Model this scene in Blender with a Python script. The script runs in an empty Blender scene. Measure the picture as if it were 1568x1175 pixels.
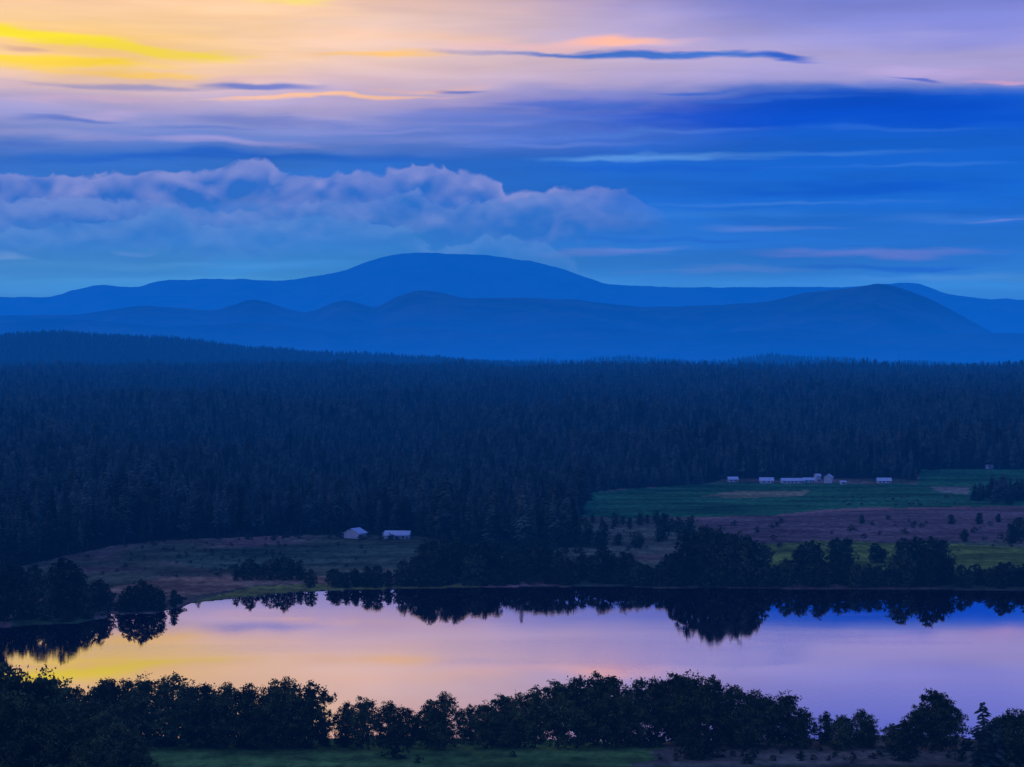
import bpy, math, random
import numpy as np
from mathutils import Vector, Matrix
random.seed(7); rng=np.random.default_rng(7)
sc=bpy.context.scene
sc.view_settings.view_transform='Standard'; sc.view_settings.look='None'; sc.view_settings.exposure=0
CAMZ=100.0; F=3500.0; HY=547.0; CX=784.0

def lin(c):
    o=[]
    for v in c[:3]:
        v=v/255.0
        o.append(v/12.92 if v<=0.04045 else ((v+0.055)/1.055)**2.4)
    return (o[0],o[1],o[2],1.0)

# ------------------------------------------------------------ numpy noise
def vnoise(x,y,seed=0):
    xi=np.floor(x).astype(np.int64); yi=np.floor(y).astype(np.int64)
    xf=x-xi; yf=y-yi
    def h(a,b):
        n=(a*374761393+b*668265263+seed*974634777)&0x7fffffff
        n=((n^(n>>13))*1274126177)&0x7fffffff
        return ((n^(n>>16))&0xffff)/65535.0
    u=xf*xf*(3-2*xf); v=yf*yf*(3-2*yf)
    return (h(xi,yi)*(1-u)+h(xi+1,yi)*u)*(1-v)+(h(xi,yi+1)*(1-u)+h(xi+1,yi+1)*u)*v
def fbm(x,y,o=4,seed=0):
    s=0;a=0.5;t=0
    for i in range(o):
        s=s+a*vnoise(x,y,seed+i*13); t+=a; a*=0.5; x=x*2.03+5.1; y=y*2.03+1.7
    return s/t

# ------------------------------------------------------------ terrain
lake_px=[(-300,985),(0,962),(60,957),(120,955),(155,948),(160,941),(180,942),(230,940),(275,931),(290,925),(340,920),(390,914),(470,907),(560,903),(700,900),(850,899),(1000,901),(1200,903),(1400,904),(1568,905),(1900,908),(2600,930),(2600,1140),(1568,1144),(1480,1136),(1400,1128),(1340,1134),(1250,1138),(1100,1138),(700,1138),(300,1135),(200,1128),(110,1100),(60,1070),(20,1045),(-60,1030),(-300,1040)]
def flat(x,y,z=0.0):
    Y=(CAMZ-z)*F/(y-HY); return ((x-CX)/F*Y,Y)
lake=np.array([flat(x,y) for x,y in lake_px])
def inpoly(px,py,poly):
    r=np.zeros(px.shape,bool); n=len(poly)
    for i in range(n):
        x1,y1=poly[i]; x2,y2=poly[(i+1)%n]
        if y1==y2: continue
        c=((y1>py)!=(y2>py))&(px<(x2-x1)*(py-y1)/(y2-y1)+x1)
        r^=c
    return r
def polydist(px,py,poly):
    d=np.full(px.shape,1e12); n=len(poly)
    for i in range(n):
        x1,y1=poly[i]; x2,y2=poly[(i+1)%n]
        dx,dy=x2-x1,y2-y1; L=dx*dx+dy*dy
        t=np.clip(((px-x1)*dx+(py-y1)*dy)/L,0,1)
        d=np.minimum(d,(px-x1-t*dx)**2+(py-y1-t*dy)**2)
    return np.sqrt(d)
ridge_x=[-1200,-400,0,60,100,200,300,400,500,600,700,780,850,1568,3000]
ridge_y=[490,500,512,506,505,511,520,530,537,543,548,551,556,560,560]
def gz(X,Y):
    X=np.asarray(X,float); Y=np.asarray(Y,float)
    Xw=X+6*(fbm(X/25,Y/25,3,3)-.5); Yw=Y+9*(fbm(X/22,Y/22,3,9)-.5)
    ins=inpoly(Xw,Yw,lake); d=polydist(Xw,Yw,lake)
    land=0.15+1.9*(1-np.exp(-d/35.0))+1.2*(fbm(X/90,Y/90,3,5)-.4)*np.clip(d/60,0,1)
    rise=np.interp(Y,[0,1050,1300,1700,2500,4000,5500,6000,7000,9500,60000],[0,0,2,5,18,40,62,58,30,5,5])
    und=(fbm(X/600,Y/600,3,21)-.5)*np.interp(Y,[1300,2500,5000,6500],[0,12,20,12])
    u=CX+F*X/np.maximum(Y,1)
    zt=CAMZ+(HY-np.interp(u,ridge_x,ridge_y))*8000/F-19
    rid=np.maximum(zt,0)*np.exp(-((Y-8000)/1100.0)**2)
    h2=np.interp(u,[-500,700,860,960,1070,1110,1180,1300,1350,1568,2600],[60,66,72,90,68,70,97,84,66,62,60])
    rid=np.maximum(rid,h2*np.exp(-((Y-9800)/900.0)**2)*(Y>8000)*1.0)
    z=land+und
    z=np.maximum(z+rise,np.where(Y>6300,rid,-99))
    hill=98*np.exp(-np.maximum(Y,0)/118.0)
    z=z+hill
    return np.where(ins,-np.clip(d/8,0,1)*3.0-0.05,z)
def gz1(x,y): return float(gz(np.array([x]),np.array([y]))[0])
def site(x,y):
    z=1.0
    for _ in range(6):
        Y=(CAMZ-z)*F/(y-HY); X=(x-CX)/F*Y; z=gz1(X,Y)
    return X,Y,z
def proj(X,Y,Z): return CX+F*X/Y, HY+(CAMZ-Z)*F/Y

# ------------------------------------------------------------ materials
def new_mat(name):
    m=bpy.data.materials.new(name); m.use_nodes=True; nt=m.node_tree; nt.nodes.clear(); return m,nt
hz=bpy.data.node_groups.new("painted_haze",'ShaderNodeTree')  # distance haze painted into material shaders as blue emission, no real volume
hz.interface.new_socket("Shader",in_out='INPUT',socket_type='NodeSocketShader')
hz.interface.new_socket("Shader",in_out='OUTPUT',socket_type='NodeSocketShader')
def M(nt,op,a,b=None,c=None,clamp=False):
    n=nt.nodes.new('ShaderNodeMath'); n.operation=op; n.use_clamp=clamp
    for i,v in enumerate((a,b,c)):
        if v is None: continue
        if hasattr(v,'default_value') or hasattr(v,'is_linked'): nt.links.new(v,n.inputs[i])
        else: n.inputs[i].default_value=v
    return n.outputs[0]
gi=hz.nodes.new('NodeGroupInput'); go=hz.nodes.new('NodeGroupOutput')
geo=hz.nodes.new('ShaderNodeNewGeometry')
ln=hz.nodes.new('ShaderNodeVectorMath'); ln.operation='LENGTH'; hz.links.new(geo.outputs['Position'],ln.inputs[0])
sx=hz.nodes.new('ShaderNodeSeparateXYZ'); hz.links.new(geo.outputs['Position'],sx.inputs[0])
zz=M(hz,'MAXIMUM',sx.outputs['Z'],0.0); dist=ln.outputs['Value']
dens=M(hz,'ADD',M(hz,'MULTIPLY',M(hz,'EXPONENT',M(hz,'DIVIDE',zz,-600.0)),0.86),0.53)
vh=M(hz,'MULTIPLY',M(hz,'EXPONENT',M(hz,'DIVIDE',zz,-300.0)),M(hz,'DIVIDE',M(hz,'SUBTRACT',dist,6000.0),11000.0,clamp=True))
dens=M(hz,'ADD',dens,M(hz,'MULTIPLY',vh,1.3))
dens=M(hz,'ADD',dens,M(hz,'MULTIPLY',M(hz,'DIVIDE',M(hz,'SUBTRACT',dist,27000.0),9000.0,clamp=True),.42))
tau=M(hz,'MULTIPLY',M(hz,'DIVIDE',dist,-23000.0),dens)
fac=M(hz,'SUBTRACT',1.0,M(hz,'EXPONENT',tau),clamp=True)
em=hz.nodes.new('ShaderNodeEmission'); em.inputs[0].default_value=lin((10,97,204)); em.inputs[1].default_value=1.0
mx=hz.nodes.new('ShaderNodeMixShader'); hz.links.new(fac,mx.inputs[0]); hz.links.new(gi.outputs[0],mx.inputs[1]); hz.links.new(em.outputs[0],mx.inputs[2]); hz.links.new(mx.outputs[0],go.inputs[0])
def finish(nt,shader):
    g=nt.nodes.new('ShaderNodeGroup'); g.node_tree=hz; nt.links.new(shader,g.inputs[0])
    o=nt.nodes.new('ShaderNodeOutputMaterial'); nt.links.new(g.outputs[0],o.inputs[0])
def mixc(nt,f,a,b,blend='MIX'):
    n=nt.nodes.new('ShaderNodeMix'); n.data_type='RGBA'; n.blend_type=blend; n.clamp_factor=True
    for s,v in ((n.inputs[0],f),(n.inputs[6],a),(n.inputs[7],b)):
        if hasattr(v,'is_linked'): nt.links.new(v,s)
        else: s.default_value=v
    return n.outputs[2]
def noise(nt,vec,scale,detail=3,rough=.5,dist=0.0):
    n=nt.nodes.new('ShaderNodeTexNoise'); n.inputs['Scale'].default_value=scale; n.inputs['Detail'].default_value=detail
    n.inputs['Roughness'].default_value=rough; n.inputs['Distortion'].default_value=dist
    if vec is not None: nt.links.new(vec,n.inputs['Vector'])
    return n.outputs[0]
def maprange(nt,v,a,b,c=0.0,d=1.0,t='SMOOTHSTEP'):
    n=nt.nodes.new('ShaderNodeMapRange'); n.interpolation_type=t
    nt.links.new(v,n.inputs[0]); 
    for i,q in zip((1,2,3,4),(a,b,c,d)): n.inputs[i].default_value=q
    return n.outputs[0]
def simple(name,c1,c2,scale=1.0,rough=.8,rand=0.0,metal=0.0,leafy=False):
    m,nt=new_mat(name)
    tc=nt.nodes.new('ShaderNodeTexCoord')
    f=maprange(nt,noise(nt,tc.outputs['Object'],scale,1 if leafy else 2),.38,.62)
    col=mixc(nt,f,(*c1,1),(*c2,1))
    if rand>0:
        oi=nt.nodes.new('ShaderNodeObjectInfo')
        s=maprange(nt,oi.outputs['Random'],0,1,1-rand,1+rand,'LINEAR')
        vm=nt.nodes.new('ShaderNodeVectorMath'); vm.operation='SCALE'; nt.links.new(col,vm.inputs[0]); nt.links.new(s,vm.inputs['Scale']); col=vm.outputs[0]
    if leafy:
        b=nt.nodes.new('ShaderNodeBsdfDiffuse'); nt.links.new(col,b.inputs[0])
    else:
        b=nt.nodes.new('ShaderNodeBsdfPrincipled'); nt.links.new(col,b.inputs['Base Color']); b.inputs['Roughness'].default_value=rough; b.inputs['Metallic'].default_value=metal
        b.inputs['Specular IOR Level'].default_value=0.15
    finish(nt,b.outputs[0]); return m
m_conifer=simple("conifer_needles",(.018,.030,.028),(.060,.085,.060),.25,.9,.85,leafy=True)
m_leaf=simple("broadleaf_foliage",(.03,.05,.016),(.14,.16,.05),.3,.75,.35,leafy=True)
m_leaf2=simple("shore_foliage",(.016,.034,.018),(.06,.09,.038),.3,.85,.45,leafy=True)
m_bark=simple("bark",(.05,.035,.025),(.09,.07,.05),2,.9)
m_white=simple("white_paint",(.45,.52,.60),(.54,.60,.66),.4,.6)
m_roof=simple("metal_roof",(.50,.62,.72),(.60,.70,.78),.5,.5)
m_roofd=simple("shingle_roof",(.28,.30,.35),(.36,.38,.42),2,.8)
m_glass=simple("window_glass",(.02,.03,.05),(.04,.05,.07),1,.15)
m_door=simple("door_wood",(.12,.08,.06),(.16,.1,.07),3,.7)
m_cow=simple("cow_hide",(.02,.015,.012),(.06,.035,.025),1,.8,.3)

# ground material
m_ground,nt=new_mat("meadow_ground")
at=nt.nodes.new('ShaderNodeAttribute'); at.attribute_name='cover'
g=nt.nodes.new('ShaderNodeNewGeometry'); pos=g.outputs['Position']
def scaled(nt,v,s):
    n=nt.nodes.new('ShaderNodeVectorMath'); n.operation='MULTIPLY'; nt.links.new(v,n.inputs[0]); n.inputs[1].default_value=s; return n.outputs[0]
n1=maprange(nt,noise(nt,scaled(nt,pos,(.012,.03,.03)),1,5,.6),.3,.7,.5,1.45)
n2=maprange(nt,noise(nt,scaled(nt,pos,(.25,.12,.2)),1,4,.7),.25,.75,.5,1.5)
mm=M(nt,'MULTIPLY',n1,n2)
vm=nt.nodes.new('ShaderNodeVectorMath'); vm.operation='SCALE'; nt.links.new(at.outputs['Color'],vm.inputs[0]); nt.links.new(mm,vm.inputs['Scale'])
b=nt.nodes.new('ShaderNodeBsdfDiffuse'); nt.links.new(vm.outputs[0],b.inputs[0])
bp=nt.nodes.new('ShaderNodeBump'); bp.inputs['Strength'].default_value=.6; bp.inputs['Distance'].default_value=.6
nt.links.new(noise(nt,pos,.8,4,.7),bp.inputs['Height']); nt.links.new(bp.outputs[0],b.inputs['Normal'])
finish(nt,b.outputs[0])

# mountain material
m_mtn,nt=new_mat("forested_mountain")
g=nt.nodes.new('ShaderNodeNewGeometry')
f=maprange(nt,noise(nt,g.outputs['Position'],.0012,7,.65),.35,.65)
col=mixc(nt,f,(.01,.02,.02,1),(.09,.10,.10,1))
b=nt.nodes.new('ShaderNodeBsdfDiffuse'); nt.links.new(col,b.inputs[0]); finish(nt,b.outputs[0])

# water
m_water,nt=new_mat("lake_water")
g=nt.nodes.new('ShaderNodeNewGeometry'); pos=g.outputs['Position']
gl=nt.nodes.new('ShaderNodeBsdfGlossy'); gl.inputs['Color'].default_value=(.83,.80,.95,1); gl.inputs['Roughness'].default_value=.022
df=nt.nodes.new('ShaderNodeBsdfDiffuse'); df.inputs[0].default_value=(.006,.02,.05,1)
bp=nt.nodes.new('ShaderNodeBump'); bp.inputs['Strength'].default_value=.3; bp.inputs['Distance'].default_value=.02
w=noise(nt,scaled(nt,pos,(.35,1.1,.35)),1,3,.5)
pat=maprange(nt,noise(nt,scaled(nt,pos,(.004,.012,.01)),1,3,.5),.45,.65,.2,1.6)
nt.links.new(M(nt,'MULTIPLY',w,pat),bp.inputs['Height']); nt.links.new(bp.outputs[0],gl.inputs['Normal'])
ms=nt.nodes.new('ShaderNodeMixShader'); ms.inputs[0].default_value=.88
nt.links.new(df.outputs[0],ms.inputs[1]); nt.links.new(gl.outputs[0],ms.inputs[2]); 
o=nt.nodes.new('ShaderNodeOutputMaterial'); nt.links.new(ms.outputs[0],o.inputs[0])

# ------------------------------------------------------------ mesh helpers
def mesh_obj(name,verts,faces,mat=None,link=True,smooth=False):
    me=bpy.data.meshes.new(name); me.from_pydata(verts,[],faces); 
    if smooth: me.shade_smooth()
    if mat:
        for k in (mat if isinstance(mat,(list,tuple)) else [mat]): me.materials.append(k)
    ob=bpy.data.objects.new(name,me)
    if link: sc.collection.objects.link(ob)
    return ob
def grid_obj(name,X,Y,Z,mat,smooth=True):
    r,c=X.shape
    me=bpy.data.meshes.new(name)
    co=np.stack([X,Y,Z],-1).reshape(-1,3).astype(np.float32)
    idx=np.arange(r*c).reshape(r,c)
    q=np.stack([idx[:-1,:-1],idx[:-1,1:],idx[1:,1:],idx[1:,:-1]],-1).reshape(-1,4)
    me.vertices.add(len(co)); me.vertices.foreach_set('co',co.ravel())
    me.loops.add(q.size); me.loops.foreach_set('vertex_index',q.ravel().astype(np.int32))
    me.polygons.add(len(q)); me.polygons.foreach_set('loop_start',(np.arange(len(q))*4).astype(np.int32)); 
    me.update(calc_edges=True); me.validate()
    if smooth: me.shade_smooth()
    me.materials.append(mat)
    ob=bpy.data.objects.new(name,me); sc.collection.objects.link(ob); return ob

# ground grid
q=np.concatenate([np.arange(4.5,30,.75),np.arange(30,640,1.5)])
Yr=CAMZ*F/q; Yr=np.concatenate([[90000],Yr,np.linspace(Yr[-1]-10,-400,60)])[::-1]
s=np.concatenate([np.linspace(-1.4,-.30,60),np.linspace(-.295,.295,620),np.linspace(.30,1.4,60)])
YY=np.repeat(Yr[:,None],len(s),1); 
XX=s[None,:]*(np.maximum(YY,250)) 
ZZ=gz(XX.ravel(),YY.ravel()).reshape(XX.shape)
ZZ=np.where(YY>12000,np.minimum(ZZ,5),ZZ)
ground=grid_obj("ground",XX,YY,ZZ,m_ground)
U,V=CX+F*XX/np.maximum(YY,1),HY+(CAMZ-ZZ)*F/np.maximum(YY,1)
jx=(fbm(XX/14,YY/14,3,31)-.5); Uj=U+jx*16; Vj=V+(fbm(XX/20,YY/40,3,41)-.5)*5
edge_x=[-1500,-400,0,50,100,170,250,400,530,640,700,800,880,885,890,950,1020,1090,1112,1300,1405,1412,1510,1568,1700,3000]
edge_y=[872,866,872,862,850,838,828,822,819,821,832,838,838,830,758,750,745,741,735,733,734,719,717,719,719,719]
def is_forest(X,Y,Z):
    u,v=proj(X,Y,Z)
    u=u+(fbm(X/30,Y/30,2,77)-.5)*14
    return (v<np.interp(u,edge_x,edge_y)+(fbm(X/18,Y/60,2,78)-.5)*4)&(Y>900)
cov=np.zeros(XX.shape+(4,),np.float32)
def setc(mask,c,soft=None):
    for i in range(3): cov[...,i]=np.where(mask,c[i],cov[...,i])
    cov[...,3]=1
base1=np.array((.26,.15,.12)); base2=np.array((.09,.11,.055))
t=np.clip((fbm(XX/70,YY/140,4,51)-.42)*5,0,1)[...,None]
cov[...,:3]=base1*(1-t)+base2*t; cov[...,3]=1
P=lambda poly: inpoly(Uj,Vj,poly)
setc(P([(884,757),(1090,740),(1200,740),(1408,742),(1410,700),(1520,700),(1900,700),(1900,775),(1480,776),(1300,778),(1150,791),(950,795),(884,790)]),(.035,.15,.055))
setc(P([(884,793),(1060,796),(1090,830),(1050,850),(900,850),(880,830)]),(.14,.15,.085))
setc(P([(1075,759),(1130,751),(1240,751),(1228,760),(1130,764)]),(.22,.22,.10))
setc(P([(1425,745),(1485,745),(1485,757),(1440,755)]),(.22,.22,.15))
setc(P([(1120,793),(1210,792),(1215,796),(1130,797)]),(.38,.3,.33))
setc(P([(1060,797),(1300,783),(1480,780),(1900,790),(1900,826),(1250,830),(1100,832)]),(.16,.11,.10))
setc(P([(1170,835),(1250,829),(1420,832),(1568,838),(1900,838),(1900,892),(1100,892)]),(.15,.22,.035))
setc(P([(250,856),(330,840),(450,834),(640,836),(640,872),(450,868),(330,876)]),(.07,.11,.06))
setc(P([(130,905),(260,885),(420,880),(610,885),(610,897),(400,897),(280,915)]),(.32,.20,.11))
setc(P([(280,926),(390,899),(500,896),(720,893),(740,905),(400,918)]),(.22,.23,.05))
setc(P([(20,966),(20,947),(140,945),(150,958)]),(.08,.14,.05))
setc((V>1100)&(YY>100)&(U<1000+120*jx),(.14,.26,.055))
setc((V>1100)&(YY>100)&(U>=1000+120*jx),(.17,.14,.09))
setc((YY<540),(.06,.10,.04))
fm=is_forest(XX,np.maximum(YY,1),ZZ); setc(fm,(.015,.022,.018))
setc((ZZ<0.22)&(YY>500)&(YY<1500),(.035,.035,.03))
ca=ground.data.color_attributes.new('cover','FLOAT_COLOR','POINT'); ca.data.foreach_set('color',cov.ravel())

lx0,lx1=lake[:,0].min()-60,lake[:,0].max()+60; ly0,ly1=lake[:,1].min()-20,lake[:,1].max()+25
mesh_obj("lake_water",[(lx0,ly0,0),(lx1,ly0,0),(lx1,ly1,0),(lx0,ly1,0)],[(0,1,2,3)],m_water)

# mountains
def mountains(name,D,depth,px,py,seed,amp):
    u=np.linspace(-1500,3100,1100); top=np.interp(u,px,py)
    k=np.ones(7)/7; top=np.convolve(np.pad(top,3,'edge'),k,'valid')+(fbm(u/22,u*0+3.3,4,seed)-.5)*4
    ext=(fbm(u/260,u*0+9.1,3,seed+5)-.5)*40
    out=np.clip(np.maximum(0-u,u-1568)/200,0,1); top=top+ext*out
    zt=CAMZ+(HY-top)*D/F
    t=np.concatenate([np.linspace(0,1,60),np.linspace(1.05,1.6,8)])
    Y=D-depth*(1-t)
    Yg=np.repeat(Y[:,None],len(u),1); Xg=(u[None,:]-CX)/F*Yg
    prof=np.where(t<=1,t**1.25,np.maximum(0,1-(t-1)/.6))[:,None]
    rn=1-np.abs(2*fbm(Xg/(depth*.22),Yg/(depth*.5),5,seed+9)-1)*1.6
    tt=np.clip(t,0,1)[:,None]
    Z=zt[None,:]*prof*(1+amp*(rn-.6)*4*tt*(1-tt))-30*(1-tt)
    lim=CAMZ+(zt[None,:]-CAMZ)*Yg/D
    Z=np.where(tt<1,np.minimum(Z,lim-(1-tt)*120),Z)
    return grid_obj(name,Xg,Yg,Z,m_mtn)
mountains("mountain_range",42000,9000,
 [-1500,-600,0,80,120,150,210,240,330,440,500,535,570,600,640,740,820,860,900,940,1000,1130,1260,1300,1385,1410,1440,1500,1568,2000,3100],
 [470,455,456,455,443,436,441,430,427,430,420,412,398,391,387,390,402,412,426,437,439,440,440,439,433,434,448,457,458,450,470],11,.45)
mountains("mountain_range",26000,7000,
 [-1500,-500,0,130,170,220,330,350,390,430,470,490,520,545,575,600,640,670,710,830,900,980,1070,1170,1230,1300,1345,1380,1420,1470,1530,1580,1800,2300,3100],
 [480,470,484,481,474,468,476,470,457,470,481,472,459,462,473,458,444,448,457,456,461,470,469,463,449,441,434,441,456,482,515,530,520,490,500],23,.6)
mountains("foothills",19500,3500,
 [-1500,-500,0,100,250,400,520,640,760,900,1050,1200,1350,1500,1700,3100],
 [500,486,494,488,500,494,508,500,512,500,514,502,516,510,512,514],37,.6)

# ------------------------------------------------------------ tree shapes
def tube(vs,fs,p0,p1,r0,r1,n=6):
    p0=np.array(p0,float);p1=np.array(p1,float); d=p1-p0; d/=np.linalg.norm(d)+1e-9
    a=np.cross(d,(0.3,0.9,0.1)); a/=np.linalg.norm(a); b=np.cross(d,a); k=len(vs)
    for p,r in ((p0,r0),(p1,r1)):
        for i in range(n):
            t=2*math.pi*i/n; vs.append(tuple(p+r*(math.cos(t)*a+math.sin(t)*b)))
    for i in range(n): fs.append((k+i,k+(i+1)%n,k+n+(i+1)%n,k+n+i))
def conifer(seed,H=20,W=3.4,dense=1.0,full=.12,crown=1.0,pw=.75):
    r=random.Random(seed); vs=[];fs=[]
    tube(vs,fs,(0,0,-.5),(0,0,H*.97),H*.016,.04,5); nb=len(fs)
    z=H*full
    while z<H*.985:
        t=(z/H-full)/(1-full); rad=W*((1-t)**pw*crown+.06)*(0.9 if t>.12 else .55+3*t)*r.uniform(.75,1.15)
        n=int((6+6*(1-t))*dense); off=r.random()*6
        for i in range(n):
            a=off+2*math.pi*i/n+r.uniform(-.3,.3); L=rad*r.uniform(.55,1.2); dr=L*r.uniform(.1,.38)
            w=L*.28+.12; ca,sa=math.cos(a),math.sin(a); zz=z+r.uniform(-.35,.35)
            k=len(vs)
            vs+= [(0,0,zz+.25),(ca*L*.6-sa*w,sa*L*.6+ca*w,zz-dr*.5-.12),(ca*L,sa*L,zz-dr),(ca*L*.6+sa*w,sa*L*.6-ca*w,zz-dr*.5-.12),(ca*L*.6,sa*L*.6,zz-dr*.4+.35)]
            fs+= [(k,k+1,k+4),(k,k+4,k+3),(k+1,k+2,k+4),(k+4,k+2,k+3)]
        z+=H*.042*r.uniform(.8,1.2)/dense**.5
    ob=mesh_obj("conifer_shape",vs,fs,[m_conifer,m_bark],link=False)
    ob.data.polygons.foreach_set('material_index',np.array([1]*nb+[0]*(len(fs)-nb),np.int32))
    return ob
def leafy(seed,H=16,W=6.0,trunk=.25,nl=5200,ls=.42,mat=None,lobes=16,multi=1,peak=.42,nclump=330):
    r=random.Random(seed); g=np.random.default_rng(seed); vs=[];fs=[]
    cents=[]
    for i in range(lobes):
        a=i*2.4+r.uniform(-.6,.6); t=(i+.5)/lobes; t=min(.97,max(.02,t+r.uniform(-.06,.06)))
        pr=math.sin(math.pi*.5*min(1,(t/peak))) if t<peak else math.cos(math.pi*.5*((t-peak)/(1-peak))**1.35)
        pr=max(.08,pr)*.9+(.35*(1-t/peak) if t<peak else 0)
        rl=H*(.085+.055*pr)*r.uniform(.7,1.25)
        rr=pr*r.uniform(.35,.9); zc=min(H*(trunk+(1-trunk)*t*.93),H-rl*.7)
        cents.append((math.cos(a)*rr*W*.85+r.uniform(-.3,.3),math.sin(a)*rr*W*.85,zc,rl))
    for mI in range(multi):
        bx=(mI-(multi-1)/2)*W*.3; by=r.uniform(-.5,.5)
        pts=[(bx,by,-.6)]; 
        for k in range(1,5): pts.append((bx*(1-.1*k)+r.uniform(-.3,.3)*k*.5,by+r.uniform(-.3,.3)*k*.5,H*.17*k))
        for k in range(4): tube(vs,fs,pts[k],pts[k+1],H*.018*(1-k*.2),H*.018*(1-(k+1)*.2),7)
        for c in cents[mI::multi]:
            s=pts[1 if c[2]<H*.5 else 2 if c[2]<H*.7 else 3]
            s=(s[0],s[1],max(.5,min(s[2],c[2]-.5))); m=tuple((s[j]*.45+c[j]*.55)+(0,0,.5)[j] for j in range(3))
            tube(vs,fs,s,m,H*.008,H*.005,5); tube(vs,fs,m,c[:3],H*.005,H*.002,4)
            for _ in range(2):
                e=tuple(c[j]+r.uniform(-1,1)*c[3]*.9 for j in range(3)); tube(vs,fs,m,e,H*.003,H*.0012,3)
    nb=len(fs)
    wt=np.array([c[3]**2 for c in cents]); wt/=wt.sum()
    li=g.choice(len(cents),nclump,p=wt); C=np.array(cents)[li]
    d=g.normal(size=(nclump,3)); d/=np.linalg.norm(d,axis=1)[:,None]
    rad=C[:,3]*np.clip(g.normal(.85,.24,nclump),.1,1.5)
    K=C[:,:3]+d*rad[:,None]*np.array([1.25,1.25,.95]); kr=H*g.uniform(.016,.038,nclump)
    ki=g.integers(0,nclump,nl); p=K[ki]+g.normal(size=(nl,3))*kr[ki][:,None]*np.array([1.1,1.1,.75])
    p[:,2]=np.maximum(p[:,2],H*.02)
    a=g.normal(size=(nl,3)); a/=np.linalg.norm(a,axis=1)[:,None]; bb=np.cross(a,g.normal(size=(nl,3))); bb/=np.linalg.norm(bb,axis=1)[:,None]
    sz=ls*g.uniform(.55,1.25,nl)[:,None]
    q4=np.stack([p-a*sz,p-bb*sz*.55,p+a*sz,p+bb*sz*.55],1).reshape(-1,3)
    k=len(vs); vs+= [tuple(v) for v in q4.tolist()]
    fs+= [(k+4*i,k+4*i+1,k+4*i+2,k+4*i+3) for i in range(nl)]
    ob=mesh_obj("broadleaf_shape",vs,fs,[mat or m_leaf,m_bark],link=False)
    ob.data.polygons.foreach_set('material_index',np.array([1]*nb+[0]*nl,np.int32)); ob["H"]=H
    return ob
col_con=bpy.data.collections.new("conifer_shapes"); cons=[]
for i in range(8):
    o=conifer(100+i,20,[3.2,3.8,2.7,4.4,3.4,3.0,4.8,3.6][i],1.0,[.1,.12,.18,.08,.22,.14,.25,.3][i],pw=[.75,.7,.85,.6,.55,.9,.45,.6][i]); cons.append(o); col_con.objects.link(o)
NEAR=[leafy(200+i,16,[6.8,7.8,6.0,7.2,8.2,6.4,7.4,5.6][i],[.13,.16,.10,.17,.14,.09,.13,.12][i],10500,.31,m_leaf,[26,34,24,28,36,24,30,22][i],[1,2,1,2,3,1,2,1][i],[.46,.52,.40,.45,.52,.42,.55,.45][i],[340,400,300,350,420,300,370,280][i]) for i in range(8)]
FAR=[leafy(300+i,16,[6.0,7.0,5.2,6.6,5.6][i],[.0,.03,.0,.02,.04][i],3000,.55,m_leaf2,[22,26,20,24,20][i],1,[.45,.5,.4,.48,.45][i],240) for i in range(5)]
JUN=[leafy(350+i,10,[2.5,3.0,2.2][i],.03,1600,.33,m_leaf2,16,1,[.3,.38,.28][i],180) for i in range(3)]
BUSH=[leafy(400+i,5,[3.2,3.8,2.8][i],.0,1200,.22,m_leaf2,14,1,.42,140) for i in range(3)]
col_bush=bpy.data.collections.new("bush_shapes")
for o in BUSH: col_bush.objects.link(o)

def scatter(name,pts,scl,coll,nvar):
    n=len(pts); me=bpy.data.meshes.new(name); me.vertices.add(n); me.vertices.foreach_set('co',np.asarray(pts,np.float32).ravel())
    a=me.attributes.new('idx','INT','POINT'); a.data.foreach_set('value',rng.integers(0,nvar,n).astype(np.int32))
    a=me.attributes.new('rot','FLOAT_VECTOR','POINT'); rt=np.zeros((n,3),np.float32); rt[:,2]=rng.uniform(0,6.28,n); rt[:,0]=rng.normal(0,.025,n); a.data.foreach_set('vector',rt.ravel())
    a=me.attributes.new('scl','FLOAT_VECTOR','POINT'); a.data.foreach_set('vector',np.asarray(scl,np.float32).ravel())
    ob=bpy.data.objects.new(name,me); sc.collection.objects.link(ob)
    ng=bpy.data.node_groups.new(name+"_instances",'GeometryNodeTree')
    ng.interface.new_socket("Geometry",in_out='INPUT',socket_type='NodeSocketGeometry'); ng.interface.new_socket("Geometry",in_out='OUTPUT',socket_type='NodeSocketGeometry')
    i=ng.nodes.new('NodeGroupInput'); o=ng.nodes.new('NodeGroupOutput'); ip=ng.nodes.new('GeometryNodeInstanceOnPoints')
    ci=ng.nodes.new('GeometryNodeCollectionInfo'); ci.inputs[0].default_value=coll; ci.inputs[1].default_value=True; ci.inputs[2].default_value=True
    def na(t,nm):
        k=ng.nodes.new('GeometryNodeInputNamedAttribute'); k.data_type=t; k.inputs[0].default_value=nm; return k.outputs[0]
    L=ng.links.new
    L(i.outputs[0],ip.inputs['Points']); L(ci.outputs[0],ip.inputs['Instance']); ip.inputs['Pick Instance'].default_value=True
    L(na('INT','idx'),ip.inputs['Instance Index']); L(na('FLOAT_VECTOR','rot'),ip.inputs['Rotation']); L(na('FLOAT_VECTOR','scl'),ip.inputs['Scale'])
    L(ip.outputs[0],o.inputs[0])
    md=ob.modifiers.new("scatter",'NODES'); md.node_group=ng
    return ob

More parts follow.
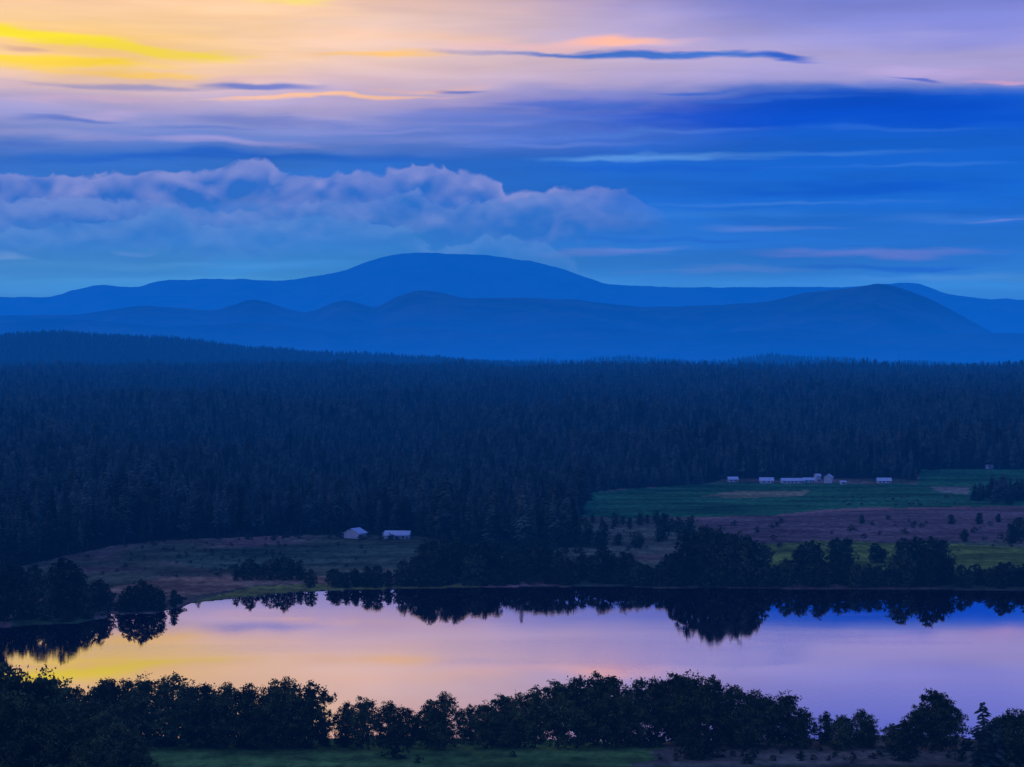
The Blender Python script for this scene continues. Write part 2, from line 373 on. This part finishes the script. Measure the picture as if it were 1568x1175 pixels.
# forest
fp=[];fsz=[]
def band(y0,y1,sp,smin,smax,keep=lambda X,Y:X==X,w=.31):
    ys=np.arange(y0,y1,sp); 
    xs=np.arange(-y1*w,y1*w,sp); X,Y=np.meshgrid(xs,ys); X=X.ravel()+rng.uniform(-.48,.48,X.size)*sp; Y=Y.ravel()+rng.uniform(-.48,.48,Y.size)*sp
    k=(np.abs(X)<Y*w); X=X[k];Y=Y[k]; Z=gz(X,Y); k=is_forest(X,Y,Z)&keep(X,Y); X=X[k];Y=Y[k];Z=Z[k]
    h=(smin+(smax-smin)*rng.beta(1.4,2.8,len(X)))*(.35+1.3*fbm(X/130,Y/280,3,91))
    for a,b_,c,d in zip(X,Y,Z,h): fp.append((a,b_,c-.2))
    w_=rng.uniform(.9,1.5,len(X))
    fsz.extend(np.stack([h*w_,h*w_,h],1).tolist())
band(1000,1900,7.8,.5,1.5)
band(1900,2800,9.8,.55,1.6)
band(2800,4200,13,.55,1.6)
band(4200,6200,17,.6,1.45)
band(6700,8300,19,.6,1.3,lambda X,Y:(X/Y<.02))
band(9000,9900,26,.7,1.3,w=.28)
print("forest trees",len(fp))
scatter("conifer_forest",fp,fsz,col_con,8)

def place(name,shape,x,y,top,wid=1.0,baseH=None,dy=0):
    X,Y,Z=site(x,y); H=baseH or shape.get("H",20)
    h=(y-top)/F*Y
    o=bpy.data.objects.new(name,shape.data); s_=h/H
    o.location=(X,Y,Z-.15); o.scale=(s_*wid,s_*wid,s_); o.rotation_euler=(0,0,random.uniform(0,6.28)); sc.collection.objects.link(o); return o
pp=[];ss=[]
for i in range(110):
    x=random.uniform(1486,1760); y=random.uniform(762,774); X,Y,Z=site(x,y); h=random.uniform(.45,.85); pp.append((X,Y,Z)); ss.append((h*1.8,h*1.8,h))
scatter("conifer_grove",pp,ss,col_con,8)
pl=[(903,838,800),(915,840,806),(924,837,798),(940,808,786),(952,806,784),(965,808,788),(978,806,786),(990,804,785),(1002,806,784),(1018,812,786),(1030,812,787),(1042,814,786),(1054,816,790),(948,838,812),(974,838,815),(982,834,808),(1012,832,800),(1018,828,796),(1046,828,798),(1052,822,794),(894,838,790),(905,800,784),(920,802,786)]
for x,y,t in pl: place("juniper_tree",random.choice(JUN),x+random.uniform(-3,3),y+random.uniform(-3,3),t+random.uniform(-3,6),random.uniform(1.0,1.4))
for x,t in [(360,862),(370,858),(381,855),(391,860),(402,857),(412,852),(424,850),(436,851),(447,853),(458,851),(463,860)]:
    place("juniper_tree",random.choice(JUN),x+random.uniform(-3,3),889+random.uniform(-3,3),t+random.uniform(-3,5),random.uniform(1.0,1.4))
far=[(475,902,873),(515,902,874),(530,903,876),(545,901,871),(562,902,866),(578,902,864),(595,901,872),
 (655,905,842),(700,902,838)]
far=[(x,y-2,t) for x,y,t in far]
xs=618
prof_x=[612,640,655,700,740,800,900,940,1030,1050,1080,1110,1140,1155,1170,1200,1215,1240,1262,1280,1305,1320,1345,1365,1385,1410,1440,1458,1470,1500,1520,1540,1568,1700,2000]
prof_t=[862,844,834,844,850,852,852,858,856,822,813,811,814,832,852,856,844,838,852,842,844,858,850,858,840,838,842,862,866,870,870,858,862,850,850]
while xs<1900:
    far.append((xs,random.uniform(896,902),np.interp(xs,prof_x,prof_t)+random.uniform(-7,12))); xs+=random.uniform(11,20)
for x,y,t in far:
    if 1150<x<1900: t=max(t,852+random.uniform(-4,14)) if random.random()<.6 else t
    place("willow_tree",random.choice(FAR),x,y,t,random.uniform(.85,1.25))
for x,y,t in [(1240,868,825),(1228,868,832),(1252,868,830),(1281,866,822),(1298,866,822),(1340,862,830),(1352,862,838),(1383,866,822),(1405,866,819),(1428,866,819),(1445,866,824),(1168,866,832),(1160,866,840),(660,868,824),(700,868,824),(684,872,834),(1320,802,788),(1457,803,787),(1500,803,784),(1530,800,786),(1550,832,800),(1562,828,790),(1478,830,812),(1585,832,795)]:
    place("oak_tree",random.choice(FAR),x,y,t,random.uniform(.95,1.2))
for x,y,t in [(-60,948,850),(-30,945,862),(0,950,872),(22,930,862),(35,948,893),(62,948,885),(80,930,868),(98,930,850),(108,944,888),(128,945,895),(52,915,862),(118,925,868),(10,905,855),(150,935,885),(158,934,890),
  (186,938,908),(200,938,895),(216,936,886),(232,936,893),(246,936,902),(266,930,902),(-100,950,850),(-150,950,850)]:
    place("willow_tree",random.choice(FAR),x,y,t,random.uniform(.9,1.2))
pp=[];ss=[]
def addb(x,y,h):
    X,Y,Z=site(x,y)
    if Z<-.05: return
    pp.append((X,Y,Z-.1)); s_=h/5; ss.append((s_*random.uniform(1,1.6),s_*random.uniform(1,1.6),s_))
for i in range(400): addb(random.uniform(612,1900),random.uniform(888,899),random.uniform(3,7.5))
for i in range(30): addb(random.uniform(1150,1900),random.uniform(874,890),random.uniform(2,5))
for i in range(60): addb(random.uniform(-200,160),random.uniform(930,954),random.uniform(3,6))
for i in range(25): addb(random.uniform(170,275),random.uniform(930,938),random.uniform(2,4))
for i in range(14): addb(random.uniform(505,600),random.uniform(893,899),random.uniform(4,7))
for i in range(130): addb(random.gauss(300,130),random.uniform(830,885),random.uniform(.6,2.2))
for i in range(50): addb(random.uniform(680,890),random.uniform(836,852),random.uniform(2,7))
for i in range(80): addb(random.uniform(900,1568),random.uniform(796,850),random.uniform(1,3.4))
for i in range(60): addb(random.uniform(240,640),random.uniform(820,828),random.uniform(1,4))
for i in range(130): addb(random.uniform(130,1340),random.uniform(1138,1146),random.uniform(1.0,3.4))
for i in range(50): addb(random.uniform(1330,1650),random.uniform(1140,1168),random.uniform(1.0,3.5))
for i in range(40): addb(random.uniform(1000,1350),random.uniform(1146,1172),random.uniform(.6,2.0))
scatter("shrub_thicket",pp,ss,col_bush,3)

row=[(140,1050),(165,1044),(196,1041),(228,1038),(258,1037),(290,1041),(322,1048),(352,1052),(385,1050),(418,1044),(445,1042),(474,1050),
 (536,1072),(562,1066),(590,1078),(622,1080),(655,1076),(684,1068),(716,1082),(745,1072),(772,1066),(800,1066),(826,1054),(855,1046),(884,1040),(915,1036),(942,1038),(972,1048),(1002,1036),(1030,1032),(1062,1029),(1090,1040),(1128,1054),(1150,1062),(1178,1070),(1206,1068),(1236,1082),(1262,1086),(1290,1090),(1318,1094),(1334,1108)]
for x,t in row:
    place("cottonwood_tree",random.choice(NEAR),x+random.uniform(-6,6),random.uniform(1140,1149),t+random.uniform(-7,6),random.uniform(.88,1.12))
    if random.random()<.55: place("cottonwood_tree",random.choice(NEAR),x+random.uniform(-16,16),random.uniform(1141,1150),t+random.uniform(16,46),random.uniform(.95,1.25))
place("cottonwood_tree",NEAR[2],494,1142,1096,.8)
for x,y,t,w in [(1432,1148,1057,1.05),(1408,1148,1082,1.0),(1455,1148,1078,1.0),(1368,1150,1108,1.3),(1385,1150,1104,1.2),(1545,1180,1092,1.1),(1568,1180,1088,1.2),(1530,1185,1100,1.0),(1600,1180,1080,1.2)]:
    place("cottonwood_tree",random.choice(NEAR),x,y,t,w)
place("spruce_tree",cons[3],1506,1190,1072,1.2,20); place("spruce_tree",cons[6],1524,1190,1098,1.0,20)
for x,y,t in [(-20,1215,1010),(12,1200,1028),(40,1205,1035),(70,1200,1030),(98,1190,1046),(20,1240,1075),(60,1240,1080),(120,1200,1075),(150,1210,1095),(182,1210,1108),(100,1240,1110),(205,1215,1130),(-50,1220,1000),(0,1250,1090),(-90,1220,1000),(125,1165,1060),(140,1250,1130)]:
    place("cottonwood_tree",random.choice(NEAR),x,y,t,random.uniform(.9,1.2))
for x,y,t in [(602,1163,1124),(1070,1162,1108),(1052,1160,1118),(1090,1160,1120),(1145,1164,1140),(640,1170,1156),(785,1160,1150)]:
    place("bush",random.choice(BUSH),x,y,t,random.uniform(1.1,1.4),5)

# ------------------------------------------------------------ buildings
def box(name,parent,x0,x1,y0,y1,z0,z1,mat):
    v=[(x0,y0,z0),(x1,y0,z0),(x1,y1,z0),(x0,y1,z0),(x0,y0,z1),(x1,y0,z1),(x1,y1,z1),(x0,y1,z1)]
    o=mesh_obj(name,v,[(0,3,2,1),(4,5,6,7),(0,1,5,4),(1,2,6,5),(2,3,7,6),(3,0,4,7)],mat); o.parent=parent; return o
def house(name,x,y,w,d,h,rh,rot,roofm,nwin=3,door=True,porch=False):
    X,Y,Z=site(x,y); e=bpy.data.objects.new(name,None); sc.collection.objects.link(e); e.location=(X,Y,Z-.1); e.rotation_euler=(0,0,math.radians(rot))
    v=[(-w/2,-d/2,0),(w/2,-d/2,0),(w/2,d/2,0),(-w/2,d/2,0),(-w/2,-d/2,h),(w/2,-d/2,h),(w/2,d/2,h),(-w/2,d/2,h),(-w/2,0,h+rh),(w/2,0,h+rh)]
    o=mesh_obj("walls",v,[(0,1,5,4),(1,2,6,9,5),(2,3,7,6),(3,0,4,8,7)],m_white); o.parent=e
    ov=.5; k=ov*rh/(d/2); 
    for sgn,nm in ((-1,"roof_front"),(1,"roof_back")):
        a=(-w/2-ov,sgn*(d/2+ov),h-k+.06);b_=(w/2+ov,sgn*(d/2+ov),h-k+.06);c=(w/2+ov,0,h+rh+.06);dd=(-w/2-ov,0,h+rh+.06)
        vv=[a,b_,c,dd]+[(p[0],p[1],p[2]+.18) for p in (a,b_,c,dd)]
        r_=mesh_obj(nm,vv,[(0,3,2,1),(4,5,6,7),(0,1,5,4),(1,2,6,5),(2,3,7,6),(3,0,4,7)],roofm); r_.parent=e
    for i in range(nwin):
        cx=-w/2+w*(i+.7)/(nwin+.6)
        box("window_%d"%(i+1),e,cx-.6,cx+.6,-d/2-.06,-d/2-.005,.7,1.6,m_glass)
    if door: box("door",e,w/2-1.4,w/2-.5,-d/2-.07,-d/2-.005,.1,min(2.1,h-.15),m_door)
    if porch:
        box("porch_roof",e,-w/2,w/2,-d/2-2.4,-d/2-.55,h-.55,h-.4,roofm)
        for i,cx in enumerate((-w/2+.2,0,w/2-.2)): box("porch_post_%d"%(i+1),e,cx-.1,cx+.1,-d/2-2.3,-d/2-2.1,0,h-.56,m_white)
    return e
house("farmhouse",544,824,8,9.5,2.8,2.4,62,m_roof,2)
house("shed",609,825,13,7,2.4,1.7,-6,m_roof,3,porch=True)
house("garage",593,824,4,5,2.0,1.2,20,m_roofd,1)
house("farmhouse",1122,738,7,6,2.1,1.6,8,m_roof,2)
house("barn",1174,740,10,8,2.1,2.0,-5,m_roof,2)
house("stable",1213,740,16,8,2.0,1.6,3,m_roof,5)
house("shed",1239,739,8,6,2.0,1.5,-8,m_roof,2)
house("farmhouse",1252,738,3.6,4,4.6,1.3,20,m_white,1)
house("barn",1269,740,4.5,6,4.6,2.0,70,m_roof,1)
house("shed",1291,742,4,4,1.9,.7,0,m_roof,1)
house("shed",1354,740,10,6,2.0,1.8,-4,m_roof,3)
house("shed",1515,718,5,4,2.0,1.3,10,m_roofd,1)

# cattle
cv=[(0,0,1.05),(.55,0,1.1),(.95,0,1.2),(1.3,0,1.35),(1.65,0,1.2),(-.6,0,1.1),(-.85,0,1.1),(-.95,0,.6),
    (.55,.22,.9),(.58,.22,.45),(.55,.22,.03),(.55,-.22,.9),(.52,-.22,.45),(.55,-.22,.03),(-.6,.22,.85),(-.72,.22,.45),(-.64,.22,.03),(-.6,-.22,.85),(-.68,-.22,.45),(-.6,-.22,.03)]
ce=[(0,1),(1,2),(2,3),(3,4),(0,5),(5,6),(6,7),(1,8),(8,9),(9,10),(1,11),(11,12),(12,13),(5,14),(14,15),(15,16),(5,17),(17,18),(18,19)]
cr=[.38,.36,.24,.17,.10,.34,.12,.03,.14,.07,.06,.14,.07,.06,.16,.08,.06,.16,.08,.06]
me=bpy.data.meshes.new("cow"); me.from_pydata(cv,ce,[]); co=bpy.data.objects.new("cow_base",me); sc.collection.objects.link(co)
co.modifiers.new("s",'SKIN'); co.modifiers.new("d",'SUBSURF').levels=1
for i,rr in enumerate(cr): me.skin_vertices[0].data[i].radius=(rr,rr)
me.skin_vertices[0].data[0].use_root=True
bpy.context.view_layer.update()
cm=bpy.data.meshes.new_from_object(co.evaluated_get(bpy.context.evaluated_depsgraph_get())); cm.materials.clear(); cm.materials.append(m_cow); bpy.data.objects.remove(co)
for i in range(24):
    x=random.uniform(1275,1345) if i<9 else random.uniform(1365,1470); X,Y,Z=site(x,random.uniform(762,775))
    o=bpy.data.objects.new("cow",cm); o.location=(X,Y,Z); o.rotation_euler=(0,0,random.uniform(0,6.28)); sc.collection.objects.link(o)

# ------------------------------------------------------------ sky
w=bpy.data.worlds.new("World"); sc.world=w; w.use_nodes=True; nt=w.node_tree; nt.nodes.clear()
tc=nt.nodes.new('ShaderNodeTexCoord'); sp=nt.nodes.new('ShaderNodeSeparateXYZ'); nt.links.new(tc.outputs['Generated'],sp.inputs[0])
x,y,z=sp.outputs
az=M(nt,'MULTIPLY',M(nt,'ARCTAN2',x,y),35.0)
el=M(nt,'MULTIPLY',M(nt,'DIVIDE',z,M(nt,'SQRT',M(nt,'ADD',M(nt,'ADD',M(nt,'MULTIPLY',x,x),M(nt,'MULTIPLY',y,y)),1e-5))),35.0)
el=M(nt,'MINIMUM',M(nt,'MAXIMUM',el,-5.0),60.0)
def comb(a,b,c=0.0):
    n=nt.nodes.new('ShaderNodeCombineXYZ')
    for i,v in enumerate((a,b,c)):
        if hasattr(v,'is_linked'): nt.links.new(v,n.inputs[i])
        else: n.inputs[i].default_value=v
    return n.outputs[0]
base=comb(az,el,0.0)
def nz(sx_,sy_,det,rough=.5,dist=0.0,z0=0.0,vec=base):
    n=nt.nodes.new('ShaderNodeVectorMath'); n.operation='MULTIPLY_ADD'; nt.links.new(vec,n.inputs[0]); n.inputs[1].default_value=(sx_,sy_,0); n.inputs[2].default_value=(z0*3.1,z0*1.7,z0)
    return noise(nt,n.outputs[0],1.0,det,rough,dist)
def off(v,amp): return M(nt,'MULTIPLY',M(nt,'SUBTRACT',v,.5),amp)
wv=M(nt,'ADD',off(nz(.30,1.3,2,.5,.0,1.0),.40),off(nz(1.0,4.5,3,.5,.3,2.0),.17))
wu=off(nz(.5,2.2,2,.5,.0,5.0),1.8)
el2=M(nt,'ADD',el,wv); az2=M(nt,'ADD',az,wu)
wp=comb(az2,el2,0.0)
def ramp(stops):
    n=nt.nodes.new('ShaderNodeValToRGB'); cr=n.color_ramp
    st=sorted(((HY-yy)/1000,c) for yy,c in stops); st=[(max(0,min(1,p)),c) for p,c in st]
    cr.elements[0].position=st[0][0]; cr.elements[0].color=lin(st[0][1]); cr.elements[1].position=st[-1][0]; cr.elements[1].color=lin(st[-1][1])
    for p,c in st[1:-1]:
        e=cr.elements.new(p); e.color=lin(c)
    cr.interpolation='LINEAR'
    nt.links.new(M(nt,'MULTIPLY',el2,.1),n.inputs[0]); return n.outputs[0]
left=ramp([(547,(20,108,205)),(440,(55,138,210)),(380,(52,130,207)),(300,(45,114,202)),(245,(45,108,199)),(210,(110,135,207)),(175,(165,160,210)),(140,(213,186,206)),(95,(248,208,185)),(30,(254,212,178)),(-40,(252,195,155)),(-120,(200,170,195)),(-220,(140,145,208)),(-420,(100,120,200))])
right=ramp([(547,(14,100,203)),(440,(52,132,214)),(395,(38,116,209)),(300,(20,102,206)),(220,(18,96,205)),(180,(6,82,202)),(158,(18,90,205)),(142,(75,116,210)),(128,(162,157,216)),(90,(172,164,216)),(40,(138,143,217)),(0,(120,131,215)),(-30,(96,116,212)),(-60,(80,106,211)),(-180,(72,100,205)),(-420,(68,98,196))])
hm=maprange(nt,az2,-4.5,5.0)
sky=mixc(nt,hm,left,right)
st=nz(.25,2.4,3,.5,.4,7.0); 
fine=nz(.55,5.5,4,.58,.6,11.0)
def stroke(col_,cx,cy,a,b,tilt,c,op,edge=.15,tex=0.45):
    mp=nt.nodes.new('ShaderNodeMapping'); mp.vector_type='TEXTURE'; nt.links.new(wp,mp.inputs[0])
    mp.inputs['Location'].default_value=((cx-CX)/100,(HY-cy)/100,0); mp.inputs['Rotation'].default_value=(0,0,math.radians(tilt)); mp.inputs['Scale'].default_value=(a/100,b/100,1)
    l=nt.nodes.new('ShaderNodeVectorMath'); l.operation='LENGTH'; nt.links.new(mp.outputs[0],l.inputs[0])
    r_=M(nt,'ADD',l.outputs['Value'],off(fine,tex*2))
    f_=maprange(nt,r_,edge,1.0,op,0.0)
    return mixc(nt,f_,col_,lin(c))
S=[
 (120,75,480,95,0,(255,205,105),.7,0,.2),
 (60,66,310,15,-4,(255,230,60),1,.3,.5),(250,84,220,14,-3,(255,224,80),.9,.1,.6),
 (70,104,250,14,1,(255,216,70),.95,.2,.6),(210,116,180,9,0,(255,205,85),.75,.1,.5),
 (20,86,70,6,-3,(205,160,160),.6,.1,.4),(460,0,120,16,0,(255,230,120),.8,0,.6),(420,30,260,18,0,(255,208,165),.5,0,.4),
 (560,89,190,8,1,(255,198,115),.85,0,.6),(860,70,260,14,1,(250,195,195),.65,0,.5),(945,65,90,12,0,(255,185,160),.9,.1,.5),
 (1000,80,120,8,0,(185,160,205),.7,0,.4),(640,60,260,16,0,(250,200,170),.5,0,.5),
 (980,88,330,8,-1,(50,112,206),.95,.3,.35),(1190,92,110,7,-4,(35,95,206),.9,.2,.3),
 (1480,50,260,60,0,(120,130,216),.5,0,.4),(1450,115,220,20,0,(192,168,218),.6,0,.5),
 (400,134,150,10,-3,(100,122,203),.9,.3,.3),(200,137,220,9,0,(135,142,203),.7,0,.5),(330,122,300,7,0,(225,185,190),.5,0,.6),
 (500,152,240,5,1.5,(255,196,155),.85,.2,.4),(640,137,120,6,3,(255,194,160),.5,.1,.3),(680,138,70,5,-2,(90,118,206),.85,.2,.3),
 (1070,142,90,5,0,(60,105,210),.8,.2,.3),(1400,128,60,4,-4,(70,100,206),.8,.2,.3),(1530,131,60,4,0,(225,170,208),.6,.1,.3),
 (780,188,420,30,1,(60,112,206),.5,.1,.5),(400,185,200,14,0,(96,122,204),.6,.1,.5),(1250,178,430,38,1,(2,76,200),.8,.3,.4),(900,165,200,14,0,(42,102,208),.6,.2,.5),
 (1000,205,300,7,1,(76,124,214),.6,0,.6),(1350,205,220,6,0,(45,108,212),.55,0,.6),(1150,160,240,6,0,(55,108,212),.5,0,.6),(820,222,220,7,0,(98,130,215),.6,0,.6),
 (140,163,190,8,3,(205,176,210),.7,0,.6),(60,212,200,11,0,(155,156,213),.6,0,.6),(200,178,180,9,5,(180,165,212),.6,0,.6),(90,192,110,6,0,(80,114,200),.8,0,.4),(40,228,160,6,0,(62,106,198),.6,0,.4),(300,200,180,6,0,(88,118,202),.6,0,.5),
 (330,220,230,9,-2,(158,154,214),.75,0,.6),(640,214,260,9,1,(118,138,216),.6,0,.6),(700,190,180,6,0,(124,137,215),.55,0,.6),(560,200,200,5,0,(134,142,214),.55,0,.6),
 (330,247,440,12,1,(22,94,197),.75,.1,.6),(980,243,260,9,1,(88,148,222),.8,.1,.5),(1250,238,200,7,0,(62,128,217),.55,0,.6),(1000,262,300,9,0,(18,92,204),.6,0,.5),
 (1330,292,330,16,0,(4,84,201),.6,.1,.6),(1050,330,300,14,0,(50,124,213),.5,0,.7),(1480,340,200,12,0,(64,124,213),.45,0,.7),(1520,343,50,4,0,(130,138,216),.5,0,.4),(1200,312,260,6,0,(64,126,214),.6,0,.6),(1400,262,240,6,0,(54,120,214),.5,0,.6),
 (1170,352,160,8,0,(92,130,213),.55,0,.7),(1330,388,240,11,0,(104,126,211),.65,0,.7),(950,385,170,9,1,(104,132,213),.65,0,.7),(1100,412,170,8,0,(88,130,212),.55,0,.7),(1350,408,220,7,0,(18,94,204),.6,0,.6),(1050,368,260,6,0,(24,98,204),.5,0,.6),
 (1450,425,230,12,0,(80,146,219),.5,0,.7),(250,405,380,11,1,(70,145,214),.5,0,.7),(300,432,380,10,0,(75,155,218),.35,0,.7),(18,396,45,9,-3,(110,160,221),.85,.3,.5),(200,385,40,5,0,(95,147,216),.5,.1,.5)]
for (cx,cy,a,b,ti,c,op,ed,tx) in S: sky=stroke(sky,cx,cy,a,b,ti,c,op,ed,tx)
k=maprange(nt,st,.3,.7,.90,1.07)
vm=nt.nodes.new('ShaderNodeVectorMath'); vm.operation='SCALE'; nt.links.new(sky,vm.inputs[0]); nt.links.new(k,vm.inputs['Scale']); sky=vm.outputs[0]
tops=[(-700,275),(-200,268),(0,270),(80,276),(130,280),(180,274),(260,268),(340,264),(385,246),(412,250),(440,270),(500,268),(560,262),(660,256),(700,262),(760,278),(800,298),(850,292),(890,287),(950,292),(985,310),(1050,345),(1200,400)]
def cxn(px): return (px+700)/1900.0
def cyn(py): return (420-py)/200.0
def cloud_layer(sky,shift,drop,colr_top,colr_body,depth,op,zz,end=2.6):
    nb1=nz(.95,1.35,2,.5,.5,zz); nb2=nz(2.0,2.6,3,.42,.3,zz+3)
    pxu=M(nt,'ADD',M(nt,'MULTIPLY',az,100/1900.0),(CX+700+shift)/1900.0)
    pxu=M(nt,'ADD',pxu,off(nb2,.02))
    n=nt.nodes.new('ShaderNodeFloatCurve'); 
    c0=n.mapping.curves[0]; c0.points[0].location=(0,cyn(tops[0][1])); c0.points[1].location=(1,cyn(tops[-1][1]))
    for a_,b_ in tops[1:-1]: c0.points.new(cxn(a_),cyn(b_))
    n.mapping.update(); nt.links.new(pxu,n.inputs['Value'])
    top_el=M(nt,'ADD',M(nt,'MULTIPLY',n.outputs[0],2.0),(HY-420-drop)/100.0)
    dd=M(nt,'SUBTRACT',top_el,el)
    bil=M(nt,'ABSOLUTE',off(nb2,2.0))
    dd=M(nt,'ADD',dd,M(nt,'ADD',off(nb1,.24),M(nt,'MULTIPLY_ADD',bil,-.30,.06)))
    m_in=maprange(nt,dd,-.015,.06); m_out=maprange(nt,dd,.25,depth,1.0,0.0)
    sh=nt.nodes.new('ShaderNodeVectorMath'); sh.operation='ADD'; nt.links.new(base,sh.inputs[0]); sh.inputs[1].default_value=(-.04,.16,0)
    nb3=nz(.95,1.35,2,.5,.5,zz,vec=sh.outputs[0]); nb4=nz(2.0,2.6,3,.42,.3,zz+3,vec=sh.outputs[0])
    rel=M(nt,'ADD',M(nt,'MULTIPLY',M(nt,'SUBTRACT',nb1,nb3),2.8),M(nt,'MULTIPLY',M(nt,'SUBTRACT',nb2,nb4),.8))
    crest=maprange(nt,dd,.0,.45,1.0,0.0); lite=M(nt,'ADD',M(nt,'MULTIPLY_ADD',crest,.62,.12),rel,clamp=True)
    cc=mixc(nt,lite,lin(colr_body),lin(colr_top))
    xf=maprange(nt,az,end-2.2,end,1.0,.0)
    f_=M(nt,'MULTIPLY',M(nt,'MULTIPLY',M(nt,'MULTIPLY',m_in,m_out),op),xf)
    return mixc(nt,f_,sky,cc)
sky=cloud_layer(sky,0,0,(134,146,213),(36,106,200),1.15,.88,20.0)
sky=cloud_layer(sky,-230,44,(108,140,212),(40,112,202),.9,.72,31.0,2.2)
sky=cloud_layer(sky,130,78,(86,140,213),(44,120,205),.6,.55,47.0,2.0)
ns=nt.nodes.new('ShaderNodeTexSky'); ns.sky_type='NISHITA'; ns.sun_disc=False; ns.sun_elevation=math.radians(4); ns.sun_rotation=math.radians(-22)
bg1=nt.nodes.new('ShaderNodeBackground'); nt.links.new(sky,bg1.inputs[0]); bg1.inputs[1].default_value=1.0
bg2=nt.nodes.new('ShaderNodeBackground'); nt.links.new(ns.outputs[0],bg2.inputs[0]); bg2.inputs[1].default_value=.0004
ad=nt.nodes.new('ShaderNodeAddShader'); nt.links.new(bg1.outputs[0],ad.inputs[0]); nt.links.new(bg2.outputs[0],ad.inputs[1])
wo=nt.nodes.new('ShaderNodeOutputWorld'); nt.links.new(ad.outputs[0],wo.inputs[0])
w.cycles.sampling_method='NONE'

sl=bpy.data.lights.new("sun",'SUN'); sl.energy=.45; sl.angle=math.radians(14); sl.color=(1,.78,.5)
so=bpy.data.objects.new("sun",sl); sc.collection.objects.link(so)
a=math.radians(-22); e=math.radians(11); d=Vector((math.sin(a)*math.cos(e),math.cos(a)*math.cos(e),math.sin(e)))
so.rotation_euler=d.to_track_quat('Z','Y').to_euler()

cam=bpy.data.cameras.new("camera"); cam.sensor_width=36; cam.lens=36*F/1568; cam.clip_start=1; cam.clip_end=200000
c=bpy.data.objects.new("camera",cam); sc.collection.objects.link(c); c.location=(0,0,CAMZ)
c.rotation_euler=(math.radians(90)-math.atan(40.5/F),0,0); sc.camera=c
